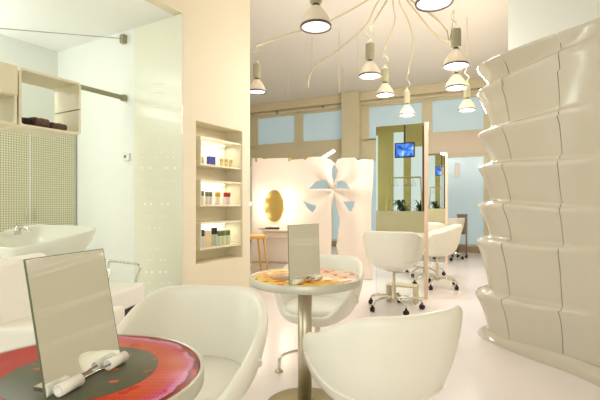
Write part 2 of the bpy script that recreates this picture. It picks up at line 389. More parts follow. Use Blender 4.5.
# ================================================================== CEILING LAMPS
hub = P(403, -30, 5.35); hub.z = CEIL
t = thing('ceiling_rose', 'round pale ceiling plate where the lamp cables gather', 'ceiling plate', hub)
MB().lathe([(.16, 0), (.16, -.02), (.12, -.05), (.02, -.06)], 24).build('plate', M['cable'], t)
def pendant(label, px, py, d, route=None, rim=.125):
    p = P(px, py, d)
    t = thing('pendant_lamp', label, 'pendant lamp', p, 0, 'industrial pendant lamps under the ceiling')
    k = rim/.125
    prof = [(.125*k, .0), (.122*k, .03), (.108*k, .07), (.085*k, .11), (.055*k, .15), (.045*k, .165)]
    m = MB(); nseg = 36; rs = []
    for r, z in prof: rs.append([Vector((r*(1+.018*(i % 2))*cos(2*pi*i/nseg), r*(1+.018*(i % 2))*sin(2*pi*i/nseg), z)) for i in range(nseg)])
    m.rings(rs, cap0=False); m.build('shade', M['shade'], t)
    MB().lathe([(.118*k, -.004), (.129*k, -.006), (.132*k, .004), (.127*k, .012)], 36, cap0=False, cap1=False).build('rim', M['ring'], t, mods=[('solid', .004, 0)])
    MB().lathe([(.117*k, .004), (.06*k, .002), (.001, .001)], 32).build('lens', M['lampon'], t)
    MB().lathe([(.03*k, .16), (.028*k, .20)], 16).build('neck', M['ring'], t)
    m = MB(); rs = []
    for r, z in ((.036, .19), (.048, .205), (.050, .30), (.048, .38), (.034, .40), (.014, .43), (.006, .46)):
        rs.append([Vector((r*k*(1+.07*(i % 2))*cos(2*pi*i/28), r*k*(1+.07*(i % 2))*sin(2*pi*i/28), z*1.0)) for i in range(28)])
    m.rings(rs, smooth=False); m.build('housing', M['grey'], t)
    top = Vector((0, 0, .455))
    if route is None:
        end = Vector((0, 0, CEIL-p.z)); curl = smooth_path([top, (.03, 0, .52), (-.03, .02, .60), (.0, 0, .72), end], 8)
        MB().tube(curl, .006, 6).build('cable', M['cable'], t)
    else:
        pts = [P(*q) - p for q in route]; e = pts[-1]
        sw = .05*(1 if px % 2 else -1)
        MB().tube(smooth_path([top, top+Vector((sw, 0, .05)), top+Vector((sw*.4, 0, .12)), e+Vector((-sw*.6, 0, -.09)), e], 8), .0045, 6).build('cable', M['grey'], t)
        MB().tube(smooth_path([hub-p]+pts, 10), .012, 8).build('cable_tube', M['cable'], t)
    g = min(2.5, max(.42, (d/4.6)**2)) * (.7 if px < 260 else 1)
    if px < 320 or d < 3.2: light('lamp_glow', 'SPOT', (0, 0, -.03), PEND_W*g*1.0, WARM, size=.11, parent=t, spot=R(160))
    else: light('lamp_glow', 'POINT', (0, 0, -.09), PEND_W*g, WARM, size=.09, parent=t)
    light('ceiling_fill', 'POINT', (0, 0, .54), CEIL_FILL*min(1, g)*(.4 if px < 320 else 1), WARM, size=.15, parent=t)  # extra fill above the housing, added to brighten the ceiling
    return t
pendant('pendant lamp at the top centre left, biggest one shown whole', 316, 27, 3.5)
pendant('pendant lamp half hidden beside the cream niche wall', 257, 92, 5.8, [(360, 5, 5.6), (325, 23, 5.7), (290, 34, 5.8), (256, 46, 5.8)], .12)
pendant('pendant lamp in front of the beige column, left of the middle group', 370, 76, 5.0, [(392, -8, 5.2), (381, 10, 5.1), (371, 27, 5.0)])
pendant('pendant lamp overlapping the window frame right of the beige column', 385, 95, 6.2, [(393, -4, 5.6), (395, 20, 6.0), (389, 38, 6.2), (384, 50, 6.2)])
pendant('pendant lamp cut off by the top edge, nearest of all', 434, 3, 3.0)
pendant('pendant lamp at the upper right, upper one of a close pair', 456, 66, 4.4, [(408, -4, 5.1), (425, 10, 4.7), (440, 22, 4.5), (447, 31, 4.4)])
pendant('pendant lamp directly below and behind another, lower of the close pair', 456, 88, 5.25, [(404, -6, 5.3), (418, 14, 5.3), (434, 33, 5.3), (448, 42, 5.25)])
pendant('small pendant lamp hanging above the tall station mirror', 407, 115, 7.0, [(399, 0, 5.6), (408, 20, 6.4), (413, 42, 7), (408, 74, 7)])
pendant('small pendant lamp hanging nearest the frosted blue window on the right', 467, 110, 6.6)
m = MB(); m.tube(smooth_path([hub, P(378, 2, 5.5), P(366, 25, 5.8), P(342, 47, 6.2), P(316, 66, 6.6), P(309, 78, 6.8), P(308, 88, 6.8)], 10), .012, 8)
tag(m.build('cable_tube', M['cable']), 'curved pale cable tube sweeping left across the ceiling without a lamp', 'cable')
for px, d, y1, y2 in ((288, 8.2, 55, 99), (307, 7.6, 45, 80), (312, 7.4, 42, 62), (339, 7.0, 38, 93), (343, 9, 78, 92), (358, 7.2, 53, 70)):
    p = P(px, y1, d); m = MB(); m.tube([(0, 0, 0), (0, 0, P(px, y2, d).z-CEIL)], .005, 6)
    o = tag(m.build('hanging_wire', M['cable']), {288: 'thin wire hanging furthest left from the ceiling', 307: 'left of two close thin hanging wires near the big lamp', 312: 'right of two close thin hanging wires near the big lamp', 339: 'thin wire hanging beside the beige column, longest on its side', 343: 'short thin wire hanging against the window head', 358: 'short thin wire hanging left of a pendant lamp'}[px], 'wire', 'wires hanging from the ceiling')
    o.location = (p.x, p.y, CEIL)
for px in (276, 322):
    x, z = BACK.hit(px, 112 if px == 276 else 106, -.12)
    o = MB().lathe([(.05, 0), (.05, -.05), (.03, -.07)], 12, m=Matrix.Rotation(pi/2, 4, 'X')).build('roller_knob', M['grey'])
    o.location = BACK.w(x, -.062, z); o.rotation_euler = (0, 0, BACK.a)
    tag(o, 'round dark knob above the %s upper window' % ('far left' if px == 276 else 'second'), 'knob', 'knobs on the window head')

# ================================================================== STATION MIRRORS
def station(c, pxl, pxr, label, name='mirror_station'):
    fr = Fr(*BACK.w(0, c-BACK.o.dot(BACK.v)).xy, -25.5)
    x0 = fr.hit(pxl)[0]; x1 = fr.hit(pxr)[0]; W = x1-x0
    o = fr.w(x0, 0); t = thing(name, label, 'mirror', (o.x, o.y, 0), fr.a)
    top = 2.13; bot = 1.06
    MB().box(0, 0, bot, W-.03, .015, top).build('mirror', M['mirror'], t)
    MB().box(W-.03, -.012, .0, W+.012, .028, top+.01).build('edge_post', M['edge'], t)
    MB().box(W-.055, -.003, bot, W-.031, .0, top-.03).build('dark_edge', M['brown'], t)
    MB().box(0, .0, .80, W-.03, .015, bot-.002).build('lower_panel', M['pale_olive'], t)
    MB().box(0, .002, .02, W-.03, .012, .795).build('clear_panel', M['clear'], t)
    MB().box(0, -.0, .0, W-.03, .03, .018).build('foot_rail', M['white'], t)
    return t
M['pale_olive'] = mat('olive grey panel', (.70, .68, .54), .3, noise=.03)
station(C1, 376, 427, 'tall upright station mirror on a clear panel, nearer and wider one')
station(C2, 420, 447, 'narrower station mirror further back behind the first')
# two televisions hung from the ceiling, seen in the mirrors
def screen_mat():
    m = mat('television picture', (.1, .2, .6), .3, noise=0); nt = m.node_tree; b_ = nt.nodes['Principled BSDF']
    tc = nt.nodes.new('ShaderNodeTexCoord'); n1 = nt.nodes.new('ShaderNodeTexNoise'); n1.inputs['Scale'].default_value = 9; n1.inputs['Detail'].default_value = 3
    r = nt.nodes.new('ShaderNodeValToRGB'); e = r.color_ramp.elements
    e[0].position = .35; e[0].color = (.01, .02, .10, 1); e[1].position = .75; e[1].color = (.75, .85, 1, 1)
    k = e.new(.5); k.color = (.04, .16, .62, 1); k = e.new(.6); k.color = (.10, .40, .9, 1)
    nt.links.new(tc.outputs['Object'], n1.inputs['Vector']); nt.links.new(n1.outputs['Fac'], r.inputs[0]); nt.links.new(r.outputs[0], b_.inputs['Emission Color'])
    b_.inputs['Emission Strength'].default_value = 1.2; return m
p = virt(404.5, 150, 9.3)
t = thing('television', 'small flat television hung from the ceiling, showing a blue picture in the mirrors', 'television', p, BACK.a)
MB().rbox(-.22, -.05, -.165, .22, 0, .165, .01).build('casing', M['black'], t)
MB().box(-.195, .0005, -.14, .195, .003, .14).build('screen', screen_mat(), t)
MB().tube([(0, -.03, .16), (0, -.03, CEIL-p.z)], .015).build('ceiling_pole', M['black'], t)
# clothes rail, seen in the mirrors
p = virt(405, 204, 10.0); p.z = 0
t = thing('clothes_rail', 'olive metal clothes rail with splayed legs seen in the station mirror', 'clothes rail', p, BACK.a)
zr = 1.78
MB().tube([(-.36, 0, zr), (.36, 0, zr)], .018).build('rail', M['olive'], t)
for sx in (-1, 1):
    MB().tube(smooth_path([(sx*.36, 0, zr), (sx*.38, .0, 1.4), (sx*.45, .12, .6), (sx*.50, .2, 0)], 5), .016).build('leg', M['olive'], t)
    MB().tube(smooth_path([(sx*.36, 0, zr), (sx*.38, -.02, 1.4), (sx*.45, -.12, .6), (sx*.50, -.2, 0)], 5), .016).build('leg', M['olive'], t)
for i, x in enumerate((-.22, .02, .2)):
    m = MB(); m.tube([(0, 0, 0), (0, 0, -.07), (-.18, 0, -.17), (.18, 0, -.17), (0, 0, -.07)], .006, 6)
    o = tag(m.build('clothes_hanger', M['steel']), ['left', 'middle', 'right'][i]+' wire hanger on the olive clothes rail', 'hanger', 'hangers on the clothes rail')
    q = Fr(p.x, p.y, -25.5).w(x, 0, zr-.02); o.location = q; o.rotation_euler = (0, 0, BACK.a+R(60))
def plant(px, D, label, zt):
    p = virt(px, 204, D); p.z = 0
    t = thing('potted_plant', label, 'potted plant', p, 0, 'potted plants by the street front')
    MB().lathe([(.10, 0), (.13, .25), (.15, .85), (.15, .90), (.12, .90), (.12, .86)], 24).build('pot', M['pot'], t)
    m = MB()
    for i in range(34):
        a = random.uniform(0, 2*pi); L_ = random.uniform(.18, .42); hgt = random.uniform(.05, .38)
        pts = [Vector((0, 0, .86)), Vector((cos(a)*L_*.4, sin(a)*L_*.4, .88+hgt)), Vector((cos(a)*L_, sin(a)*L_, .86+hgt*.75))]
        pts = smooth_path(pts, 4); side = Vector((-sin(a), cos(a), 0)); wd = .035
        l = [pt+side*wd*sin(pi*min(.98, k/(len(pts)-1)*1+.03)) for k, pt in enumerate(pts)]; r_ = [pt-side*wd*sin(pi*min(.98, k/(len(pts)-1)+.03))+Vector((0,0,.008)) for k, pt in enumerate(pts)]
        m.rings([l, r_], close=False, cap0=False, cap1=False)
    m.build('foliage', M['leaf'], t, mods=[('solid', .002, 0)])
plant(401, 11.2, 'potted plant with dark arching leaves reflected left in the mirror', 1.3)
plant(421, 11.0, 'potted plant with dark arching leaves reflected at the mirror edge', 1.3)
# foot rest below the near station
o = G(402, 4.95); t = thing('foot_rest', 'beige bent plate foot rest under the first white salon chair', 'foot rest', (o.x, o.y, 0), R(-25))
m = MB(); m.rbox(-.17, -.09, .185, .18, .09, .205, .006); m.rbox(.14, -.09, 0, .18, .09, .19, .006); m.rbox(-.17, -.09, 0, -.14, .09, .19, .006)
m.build('bent_plate', M['beige'], t)
# door pull on the blue glazing
x, z = BACK.hit(457, 177); x1_, z1_ = BACK.hit(457, 163)
o = MB().rbox(-.045, -.03, 0, .045, 0, z1_-z, .008).build('door_pull_plate', M['screen']); o.location = BACK.w(x, -.002, z); o.rotation_euler = (0, 0, BACK.a)
tag(o, 'upright pale plate on the frosted blue glazing', 'door plate')

# ================================================================== CHAIRS
def tub_shell(root, zs=.37, back=.42, arm=.30, rad=.30, solid=.042):
    nphi = 64; na = 16
    def H(phi):
        a = abs(phi)/pi
        if a < .19: return back
        if a < .54: q = (a-.19)/.35; return back+(arm-back)*(q*q*(3-2*q))
        if a < .84: q = (a-.52)/.32; return arm+(.075-arm)*(q*q*(3-2*q))
        return .075
    def S(phi, al, k=1.0):
        h = H(phi); a = abs(phi)/pi
        rr = rad*(1+.04*sin(pi*min(1, a*1.6))) * (.90 if a > .8 else 1-.10*max(0, (a-.6)/.2 if a > .6 else 0))
        r = rr*sin(al)**.56; z = zs-.03+h*(1-cos(al)**.85)
        if h > .2: r *= 1+.06*(1-cos(al))**3
        sq = (abs(cos(phi))**3.2+abs(sin(phi))**3.2)**(-1/3.2); r *= .94*(1+.45*(sq-1))*k
        return Vector((r*sin(phi), -r*cos(phi), z))
    m = MB(); rs = []
    for j in range(na+1): rs.append([S(-pi+2*pi*i/nphi, .02+(pi/2-.02)*j/na) for i in range(nphi)])
    m.rings(rs, cap0=True, cap1=False)
    sh = m.build('shell', M['tub'], root, mods=[('solid', solid, 0), ('sub', 1)])
    pts = []
    for i in range(61):
        f = -1+2*i/60; pts.append(S(f*R(104), pi/2*(.40+.46*abs(f)**2.6), 1.0)*1.0)
    pts = [Vector((p.x*(1+(solid*.5+.002)/max(.05, p.xy.length)), p.y*(1+(solid*.5+.002)/max(.05, p.xy.length)), p.z-.004)) for p in pts]
    MB().tube(pts, .006, 6).build('edge_piping', M['tubin'], root)
    m = MB(); rs = []
    for r, z in ((.02, .012), (.18, .014), (.235, .03), (.25, .055), (.235, .08), (.15, .092), (.02, .094)):
        ring = []
        for i in range(40):
            phi = -pi+2*pi*i/40; sq = (abs(cos(phi))**3+abs(sin(phi))**3)**(-1/3); q = r*.94*(1+.5*(sq-1))
            ring.append(Vector((q*sin(phi), -q*cos(phi)+.015, zs+z)))
        rs.append(ring)
    m.rings(rs); m.build('seat_cushion', M['tubin'], root, mods=[('sub', 1)])
def tub_chair(label, loc, rotz, rad=.295):
    t = thing('tub_chair', label, 'chair', loc, rotz, 'white tub chairs on chrome legs')
    tub_shell(t, rad=rad)
    MB().lathe([(.09, .335), (.09, .325), (.02, .31), (.02, .14), (.038, .13), (.045, .10), (.02, .09)], 20).build('column', M['chrome'], t)
    for k in range(4):
        a = R(45+90*k); dx, dy = cos(a), sin(a)
        lg = MB().tube(smooth_path([(dx*.03, dy*.03, .115), (dx*.15, dy*.15, .125), (dx*.25, dy*.25, .115), (dx*.285, dy*.285, .085), (dx*.29, dy*.29, .02)], 5), .011, 8).build('leg', M['chrome'], t)
        MB().lathe([(.028, 0), (.028, .008), (.012, .018), (.01, .03)], 16, c=(dx*.29, dy*.29, 0)).build('glide', M['steel'], lg)
    return t
tc_ = tub_chair('big white tub chair beside the red table, its inside facing the viewer', (-.455, 1.74, 0), R(180-12))
for q in list(tc_.children): pass
def face(dx, dy): return math.atan2(-dx, dy)      # rotation so local +Y looks along (dx, dy)
tc_.rotation_euler = (0, 0, face(-.05, -.9))
b2 = dup(tc_, (.125, 2.99, 0), R(157), 'white tub chair standing behind the yellow round table')
b3 = dup(tc_, (.325, 1.78, 0), face(-.45, 1), 'white tub chair at the front centre right, seen from its back')

def caster_chair(label, loc, rotz):
    t = thing('salon_chair', label, 'chair', loc, rotz, 'white swivel chairs on casters')
    tub_shell(t, zs=.47, back=.43, arm=.33, rad=.315, solid=.025)
    MB().lathe([(.10, .435), (.10, .42), (.016, .405), (.016, .27), (.022, .26), (.022, .14), (.04, .13), (.04, .10), (.02, .09)], 20).build('column', M['steel'], t)
    MB().tube([(0, 0, .40), (.15, 0, .40), (.26, .0, .405)], .007, 6).build('lever', M['chrome'], t)
    for k in range(5):
        a = R(18+72*k); dx, dy = cos(a), sin(a)
        lg = MB().tube(smooth_path([(dx*.03, dy*.03, .12), (dx*.14, dy*.14, .13), (dx*.26, dy*.26, .11), (dx*.30, dy*.30, .07)], 5), [.014]*15+[.011], 8).build('leg', M['chrome'], t)
        Mx = Matrix.Translation((dx*.30, dy*.30, .028)) @ Matrix.Rotation(a+.6, 4, 'Z') @ Matrix.Rotation(pi/2, 4, 'X')
        m = MB(); m.lathe([(.024, -.022), (.028, -.018), (.028, -.006), (.024, -.004)], 14, m=Mx); m.lathe([(.024, .004), (.028, .006), (.028, .018), (.024, .022)], 14, m=Mx)
        m.lathe([(.012, .028), (.012, .075)], 10, c=(dx*.30, dy*.30, 0)); m.build('caster', M['black'], lg)
    return t
c0 = caster_chair('white swivel chair nearest, its back to the viewer before the first mirror', (*G(394, 4.62), 0), face(.42, .91))
dup(c0, (*G(425, 6.75), 0), face(.3, .9), 'white swivel chair behind the clear panel, partly hidden by the nearest one')
dup(c0, (*G(437, 5.85), 0), face(-.9, .25), 'white swivel chair right of the upright mirror edge, turned sideways')
dup(c0, (*G(447, 8.8), 0), face(-.5, .8), 'white swivel chair furthest back before the blue glazing')

# trolley by the back wall
p = G(463, 9.1); t = thing('salon_trolley', 'narrow grey salon trolley with tray shelf against the blue glazing', 'trolley', (p.x, p.y, 0), BACK.a)
M['taupe'] = mat('taupe metal', (.56, .50, .44), .45, noise=.05)
for sx, sy in ((-.1, -.1), (.07, -.1), (-.1, .1), (.07, .1)):
    lg = MB().tube([(sx, sy, .05), (sx, sy, .93)], .012).build('leg', M['taupe'], t)
    MB().lathe([(.02, 0), (.026, .02), (.02, .045)], 12, c=(sx, sy, 0)).build('caster', M['black'], lg)
MB().rbox(-.12, -.12, .90, .09, .12, .93, .006).build('top_tray', M['taupe'], t)
MB().rbox(-.10, -.11, .50, .07, .11, .895, .006).build('drawer_box', M['taupe'], t)
MB().rbox(-.10, -.11, .24, .07, .11, .26, .006).build('shelf', M['taupe'], t)

# ================================================================== TABLES
far_mat = top_mat('yellow stained resin', [(0, (.93, .80, .62)), (.35, (.95, .80, .55)), (.62, (.94, .66, .20)), (.80, (.95, .78, .30)), (1, (.93, .86, .62))], splash=(.84, .27, .10), splash_amt=.60, seed=3, ang=((.9, .35), .05, .24, (.94, .84, .70)))
near_mat = top_mat('red stained resin', [(0, (.84, .38, .16)), (.45, (.85, .39, .17)), (.78, (.84, .34, .20)), (.86, (.85, .33, .48)), (.91, (.90, .60, .78)), (.93, (.45, .12, .10)), (1, (.86, .34, .20))], dots=True, splash=(.78, .22, .14), splash_amt=.66, seed=1, ang=((-.8, -.6), -.09, .0, (.76, .10, .12)))
M['diskg'] = top_mat('grey green translucent disc', [(0, (.30, .31, .24)), (1, (.42, .42, .33))], splash=(.82, .40, .22), splash_amt=.65, seed=5)
M['diskb'] = top_mat('brown translucent disc', [(0, (.50, .36, .18)), (1, (.66, .48, .20))], splash=(.85, .45, .12), splash_amt=.66, seed=9)
def table(label, x, y, m_top, m_disk, dc, dr):
    t = thing('round_table', label, 'table', (x, y, 0)); Rr = .313
    MB().lathe([(.05, .700), (Rr-.004, .700), (Rr, .702), (Rr+.001, .72), (Rr, .739), (Rr-.002, .742), (Rr-.008, .742), (Rr-.010, .735), (.05, .735)], 96).build('rim', M['tablerim'], t)
    MB().lathe([(.001, .7355), (Rr-.011, .7355), (Rr-.012, .740), (.001, .740)], 96).build('tabletop', m_top, t)
    MB().lathe([(.001, .7402), (dr, .7402), (dr-.002, .7412), (.001, .7412)], 64, c=(dc[0], dc[1], 0)).build('inlay_disc', m_disk, t)
    MB().lathe([(.12, .69), (.12, .70)], 32).build('mounting_plate', M['steel'], t)
    MB().lathe([(.04, .02), (.04, .69)], 32).build('pole', M['steel'], t)
    MB().lathe([(.225, 0), (.225, .008), (.215, .014), (.045, .022)], 64).build('base_plate', M['steelbase'], t)
    return t
M['tablerim'] = mat('satin aluminium rim', (.82, .81, .76), .4, metal=.35, noise=.03)
table('round bistro table with red and orange resin top at the lower left', -.552, 1.01, near_mat, M['diskg'], (.02, .02), .175)
table('round bistro table with yellow stained top on a steel pole in the centre', .028, 2.39, far_mat, M['diskb'], (-.07, -.03), .13)
def table_mirror(label, bl, br, lean, h):
    bl = Vector(bl); br = Vector(br); u = (br-bl); W = u.length; a = math.atan2(u.y, u.x)
    t = thing('table_mirror', label, 'mirror', (bl.x, bl.y, .7415), a)
    # local x along the mirror foot, -y in front
    Lm = Matrix.Rotation(-math.asin(lean/h), 4, 'X')
    MB().box(0, 0, .002, W, .004, h, Lm).build('mirror_glass', M['mirror'], t)
    m = MB(); m.box(-.0015, -.0002, .0, .0, .0045, h+.0015, Lm); m.box(W, -.0002, 0, W+.0015, .0045, h+.0015, Lm); m.box(0, -.0002, h, W, .0045, h+.0015, Lm); m.build('mirror_edge', M['mirroredge'], t)
    r = .0135
    for x0, x1 in ((.012, .072), (.160, .222)):
        Mx = Matrix.Translation((x0, -.0165, r+.001)) @ Matrix.Rotation(pi/2, 4, 'Y'); L_ = x1-x0
        MB().lathe([(r*.66, .045), (r*.68, 0), (r, 0), (r, L_), (r*.68, L_), (r*.66, L_-.02)], 24, m=Mx).build('holder_tube', M['white'], t)
    MB().tube([(.07, -.0165, r), (.17, -.0165, r)], .0025, 8).build('rod', M['chrome'], t)
    m = MB(); m.box(.03, .005, 0, .19, .07, .006); m.tube([(.11, .06, .005), (.11, .022+lean*.4, h*.42)], .005, 8); m.build('rear_stand', M['steel'], t)
table_mirror('upright rectangular mirror leaning on the red round table', (-.529, .878), (-.468, 1.099), .057, .295)
table_mirror('small upright mirror standing on the yellow round table', (-.052, 2.12), (.108, 2.29), .010, .30)
def petal(nm, x, y, r, c, label):
    pass

# ================================================================== NICHE CONTENTS
for k, (ya, yb, lab) in enumerate(((135.6, 165, 'uppermost'), (179.3, 206.5, 'middle'), (222.5, 250.5, 'lowest'))):
    xa = NICHE.hit(202)[0]; xb = nx1-.006; zt = NICHE.hit(202, ya)[1]; zb = NICHE.hit(202, yb)[1]; dp = .235
    o = NICHE.w(xa, .02); t = thing('display_box', lab+' of three white open display boxes in the wall niche', 'display box', (o.x, o.y, zb), NICHE.a, 'display boxes in the niche')
    W = xb-xa; Hh = zt-zb; th = .022
    m = MB(); m.box(0, 0, 0, W, dp, th); m.box(0, 0, Hh-th, W, dp, Hh); m.box(0, 0, th, th*.6, dp, Hh-th); m.box(W-th*.6, 0, th, W, dp, Hh-th)
    m.build('frame', M['cream'], t); MB().box(0, dp, 0, W, dp+.008, Hh).build('back_panel', M['white'], t)
    MB().tube([(.08, dp-.035, Hh-th-.01), (W-.08, dp-.035, Hh-th-.01)], .008, 8).build('tube_light', M['tube'], t)
    light('niche_glow', 'AREA', (W/2, dp-.07, Hh-th-.02), NICHE_W, (1, .98, .9), size=W*.8, sizey=.04, parent=t)
    if k == 0: items = [(.10, .016, .065, (.80, .72, .45), (.85, .8, .6), 'tan'), (.30, .035, .075, (.22, .24, .62), None, 'blue'), (.56, .018, .07, (.88, .80, .58), (.8, .72, .5), 'cream'), (.68, .018, .07, (.88, .80, .58), (.8, .72, .5), 'pale sand'), (.80, .018, .07, (.86, .78, .56), (.8, .72, .5), 'straw')]
    if k == 1: items = [(.08, .024, .115, (.87, .82, .76), (.42, .40, .36), 'grey capped'), (.21, .02, .11, (.87, .85, .80), (.48, .52, .40), 'green capped'), (.29, .02, .11, (.87, .85, .8), (.5, .53, .42), 'sage capped'), (.46, .026, .11, (.88, .85, .80), (.85, .62, .20), 'orange capped'), (.66, .02, .11, (.90, .84, .80), (.68, .18, .14), 'red capped'), (.74, .02, .11, (.90, .84, .80), (.72, .22, .16), 'brick capped')]
    if k == 2: items = [(.08, .028, .15, (.80, .80, .82), (.20, .22, .38), 'navy capped'), (.20, .036, .14, (.87, .80, .60), None, 'cream'), (.34, .016, .16, (.72, .74, .70), (.18, .18, .20), 'black capped'), (.41, .016, .16, (.72, .74, .70), (.2, .2, .2), 'charcoal capped'), (.50, .022, .13, (.80, .82, .70), (.42, .46, .26), 'olive capped'), (.60, .022, .13, (.80, .82, .70), (.45, .5, .3), 'moss capped'), (.72, .024, .13, (.80, .82, .70), (.42, .48, .28), 'green capped')]
    for f, r, h, cb, cc, nm in items:
        r *= 1.3; h *= 1.35
        q = NICHE.w(xa+.03+f*W, .09); bm_ = mat(nm+' body', cb, .35, noise=.02)
        if cc is None:
            o = MB().rbox(-r, -r*.6, 0, r, r*.6, h, .002).build('product_box', bm_); o.location = (q.x, q.y, zb+th); o.rotation_euler = (0, 0, NICHE.a-.2)
            tag(o, '%s product carton in the %s niche box' % (nm, lab), 'carton')
        else:
            b_ = thing('product_bottle', '%s bottle in the %s niche box' % (nm, lab), 'bottle', (q.x, q.y, zb+th), 0, 'bottles in the wall niche')
            MB().lathe([(r*.9, 0), (r, .004), (r, h*.6), (r*.92, h*.64)], 20).build('bottle_body', bm_, b_)
            MB().lathe([(r*.95, h*.64), (r*.95, h*.98), (r*.85, h)], 20).build('cap', mat(nm+' cap', cc, .35, noise=.02), b_)

# ================================================================== WASHING CORNER
# perforated frosted panel beside the niche wall
px0x = WASH.hit(135)[0]
o = WASH.w(px0x, -.012); t = thing('frosted_panel', 'tall pale green panel with rows of small dots beside the niche wall', 'partition', (o.x, o.y, 0), WASH.a)
Wp = -px0x-.003
M['frost'] = mat('pale green frosted panel', (.92, .925, .85), .22, noise=.015, coat=.3)
M['dot'] = mat('small dot of clear perforation', (1, .99, .92), .3, noise=0)
M['dotd'] = mat('small olive dot', (.72, .70, .48), .4, noise=0)
m = MB().box(0, 0, .0, Wp, .010, WC-.003)
def dot(px, py, r, mi):
    x, z = WASH.hit(px, py, -.012); m.lathe([(r, -.0015), (r, .0)], 6, mi=mi, m=Matrix.Translation((x-px0x, 0, z)) @ Matrix.Rotation(pi/2, 4, 'X') @ Matrix.Translation((0,0,.0005)))
for row, (y, xs, big) in enumerate([(84, range(154, 166, 2), 0), (88.5, range(154, 166, 2), 0), (93, range(154, 166, 2), 0), (105.5, range(152, 166, 2), 0), (118, (150, 155, 158, 163, 167), 0), (129, (148, 152, 155, 160, 162, 169), 0), (141, (150, 155, 163, 170), 0), (152, (143, 161, 173), 1), (157, (142, 156, 168, 173), 1), (168, (142, 150, 166, 175), 2), (181, (142, 161, 174), 1), (192, (143, 151, 157, 163, 172), 1), (204, (145, 151, 162, 168), 2), (216, (148, 152, 160, 166), 1), (228, (149, 155, 160), 1), (238, (151, 155, 159), 0), (249, (150, 155, 158), 1), (260, (148, 152, 161, 165), 1), (272, (146, 152, 160, 166), 2), (283, (143, 149, 162, 169), 1), (292, (142, 150, 158, 164), 1)]):
    for x in xs: dot(x, y, (.006, .010, .016)[big], 1 if (big or row % 2) else 2)
m.build('sheet', [M['frost'], M['dot'], M['dotd']], t)
# wall device
x, z = WASH.hit(128, 161, 0); o = WASH.w(x, -.002); t = thing('thermostat', 'small white control box on the washing corner wall', 'thermostat', (o.x, o.y, z), WASH.a)
MB().rbox(-.05, -.025, 0, .045, 0, .09, .006).build('casing', M['white'], t); MB().box(-.035, -.027, .035, .0, -.0252, .065).build('display', M['pot'], t)
# flat rail and its bracket, hanging shelf, thin wire
rx, rz = WASH.hit(126, 98.5, 0); ro = WASH.w(rx, 0)
RAIL = Fr(ro.x, ro.y, 60.2)
t = thing('wall_rail', 'grey green flat rail crossing the washing corner at shelf height', 'rail', (ro.x, ro.y, rz), RAIL.a)
MB().rbox(-3.2, -.012, -.025, -.03, .012, .025, .004).build('bar', M['railg'], t)
MB().rbox(-.06, -.028, -.035, -.001, .028, .035, .006).build('bracket', M['grey'], t)
wx, wz = WASH.hit(125.5, 40, 0); wo = WASH.w(wx, 0)
t = thing('tension_wire', 'thin wire with small grey bracket just under the white ceiling', 'wire', (wo.x, wo.y, wz), WASH.a)
MB().rbox(-.03, -.06, -.05, .03, -.001, .05, .006).build('bracket', M['grey'], t)
e = P(-40, 25, 3.1); ei = Fr(wo.x, wo.y, -29.8).loc(e); ei = NICHE.loc(e)
e_n = Fr(wo.x, wo.y, -29.8).loc(e)
MB().tube([(0, -.05, .0), (e_n.x, e_n.y, e.z-wz)], .004, 6).build('wire', M['railg'], t)
# hanging shelf box
SO = .42; off_v = -RAIL.v*SO
SF = Fr(ro.x+off_v.x, ro.y+off_v.y, 60.2)      # front face plane of the shelf
sx0, szt = SF.hit(19, 66); sx1, szb = SF.hit(81, 135); szt = SF.hit(81, 83)[1]
q = SF.w(sx0, 0); t = thing('hanging_shelf_box', 'cream rounded open shelf box hung on the rail in the washing corner', 'shelf', (q.x, q.y, szb), SF.a)
L_ = sx1-sx0; Hs = szt-szb; Dp = .40; th = .022
def rrect(x0, z0, x1, z1, r, y, n=5):
    pts = []
    for cx, cz, a0 in ((x1-r, z0+r, -90), (x1-r, z1-r, 0), (x0+r, z1-r, 90), (x0+r, z0+r, 180)):
        for k in range(n+1): a = R(a0+90*k/n); pts.append(Vector((cx+r*cos(a), y, cz+r*sin(a))))
    return pts
m = MB(); th2 = .02
m.rings([rrect(0, 0, L_, Hs, .03, 0), rrect(0, 0, L_, Hs, .03, Dp), rrect(th2, th2, L_-th2, Hs-th2, .02, Dp), rrect(th2, th2, L_-th2, Hs-th2, .02, 0), rrect(0, 0, L_, Hs, .03, 0)], cap0=False, cap1=False, smooth=False)
m.build('frame', M['cream'], t)
zsh = SF.hit(81, 110)[1]-szb
MB().tube([(L_-th2-.004, -.02, zsh), (L_-th2-.004, Dp-.02, zsh)], .006).build('inner_ledge', M['railg'], t)
m = MB(); m.box(.08, Dp-.03, Hs, .12, Dp+.0, Hs+.02); m.box(L_-.12, Dp-.03, Hs, L_-.08, Dp, Hs+.02); m.build('hook', M['grey'], t)
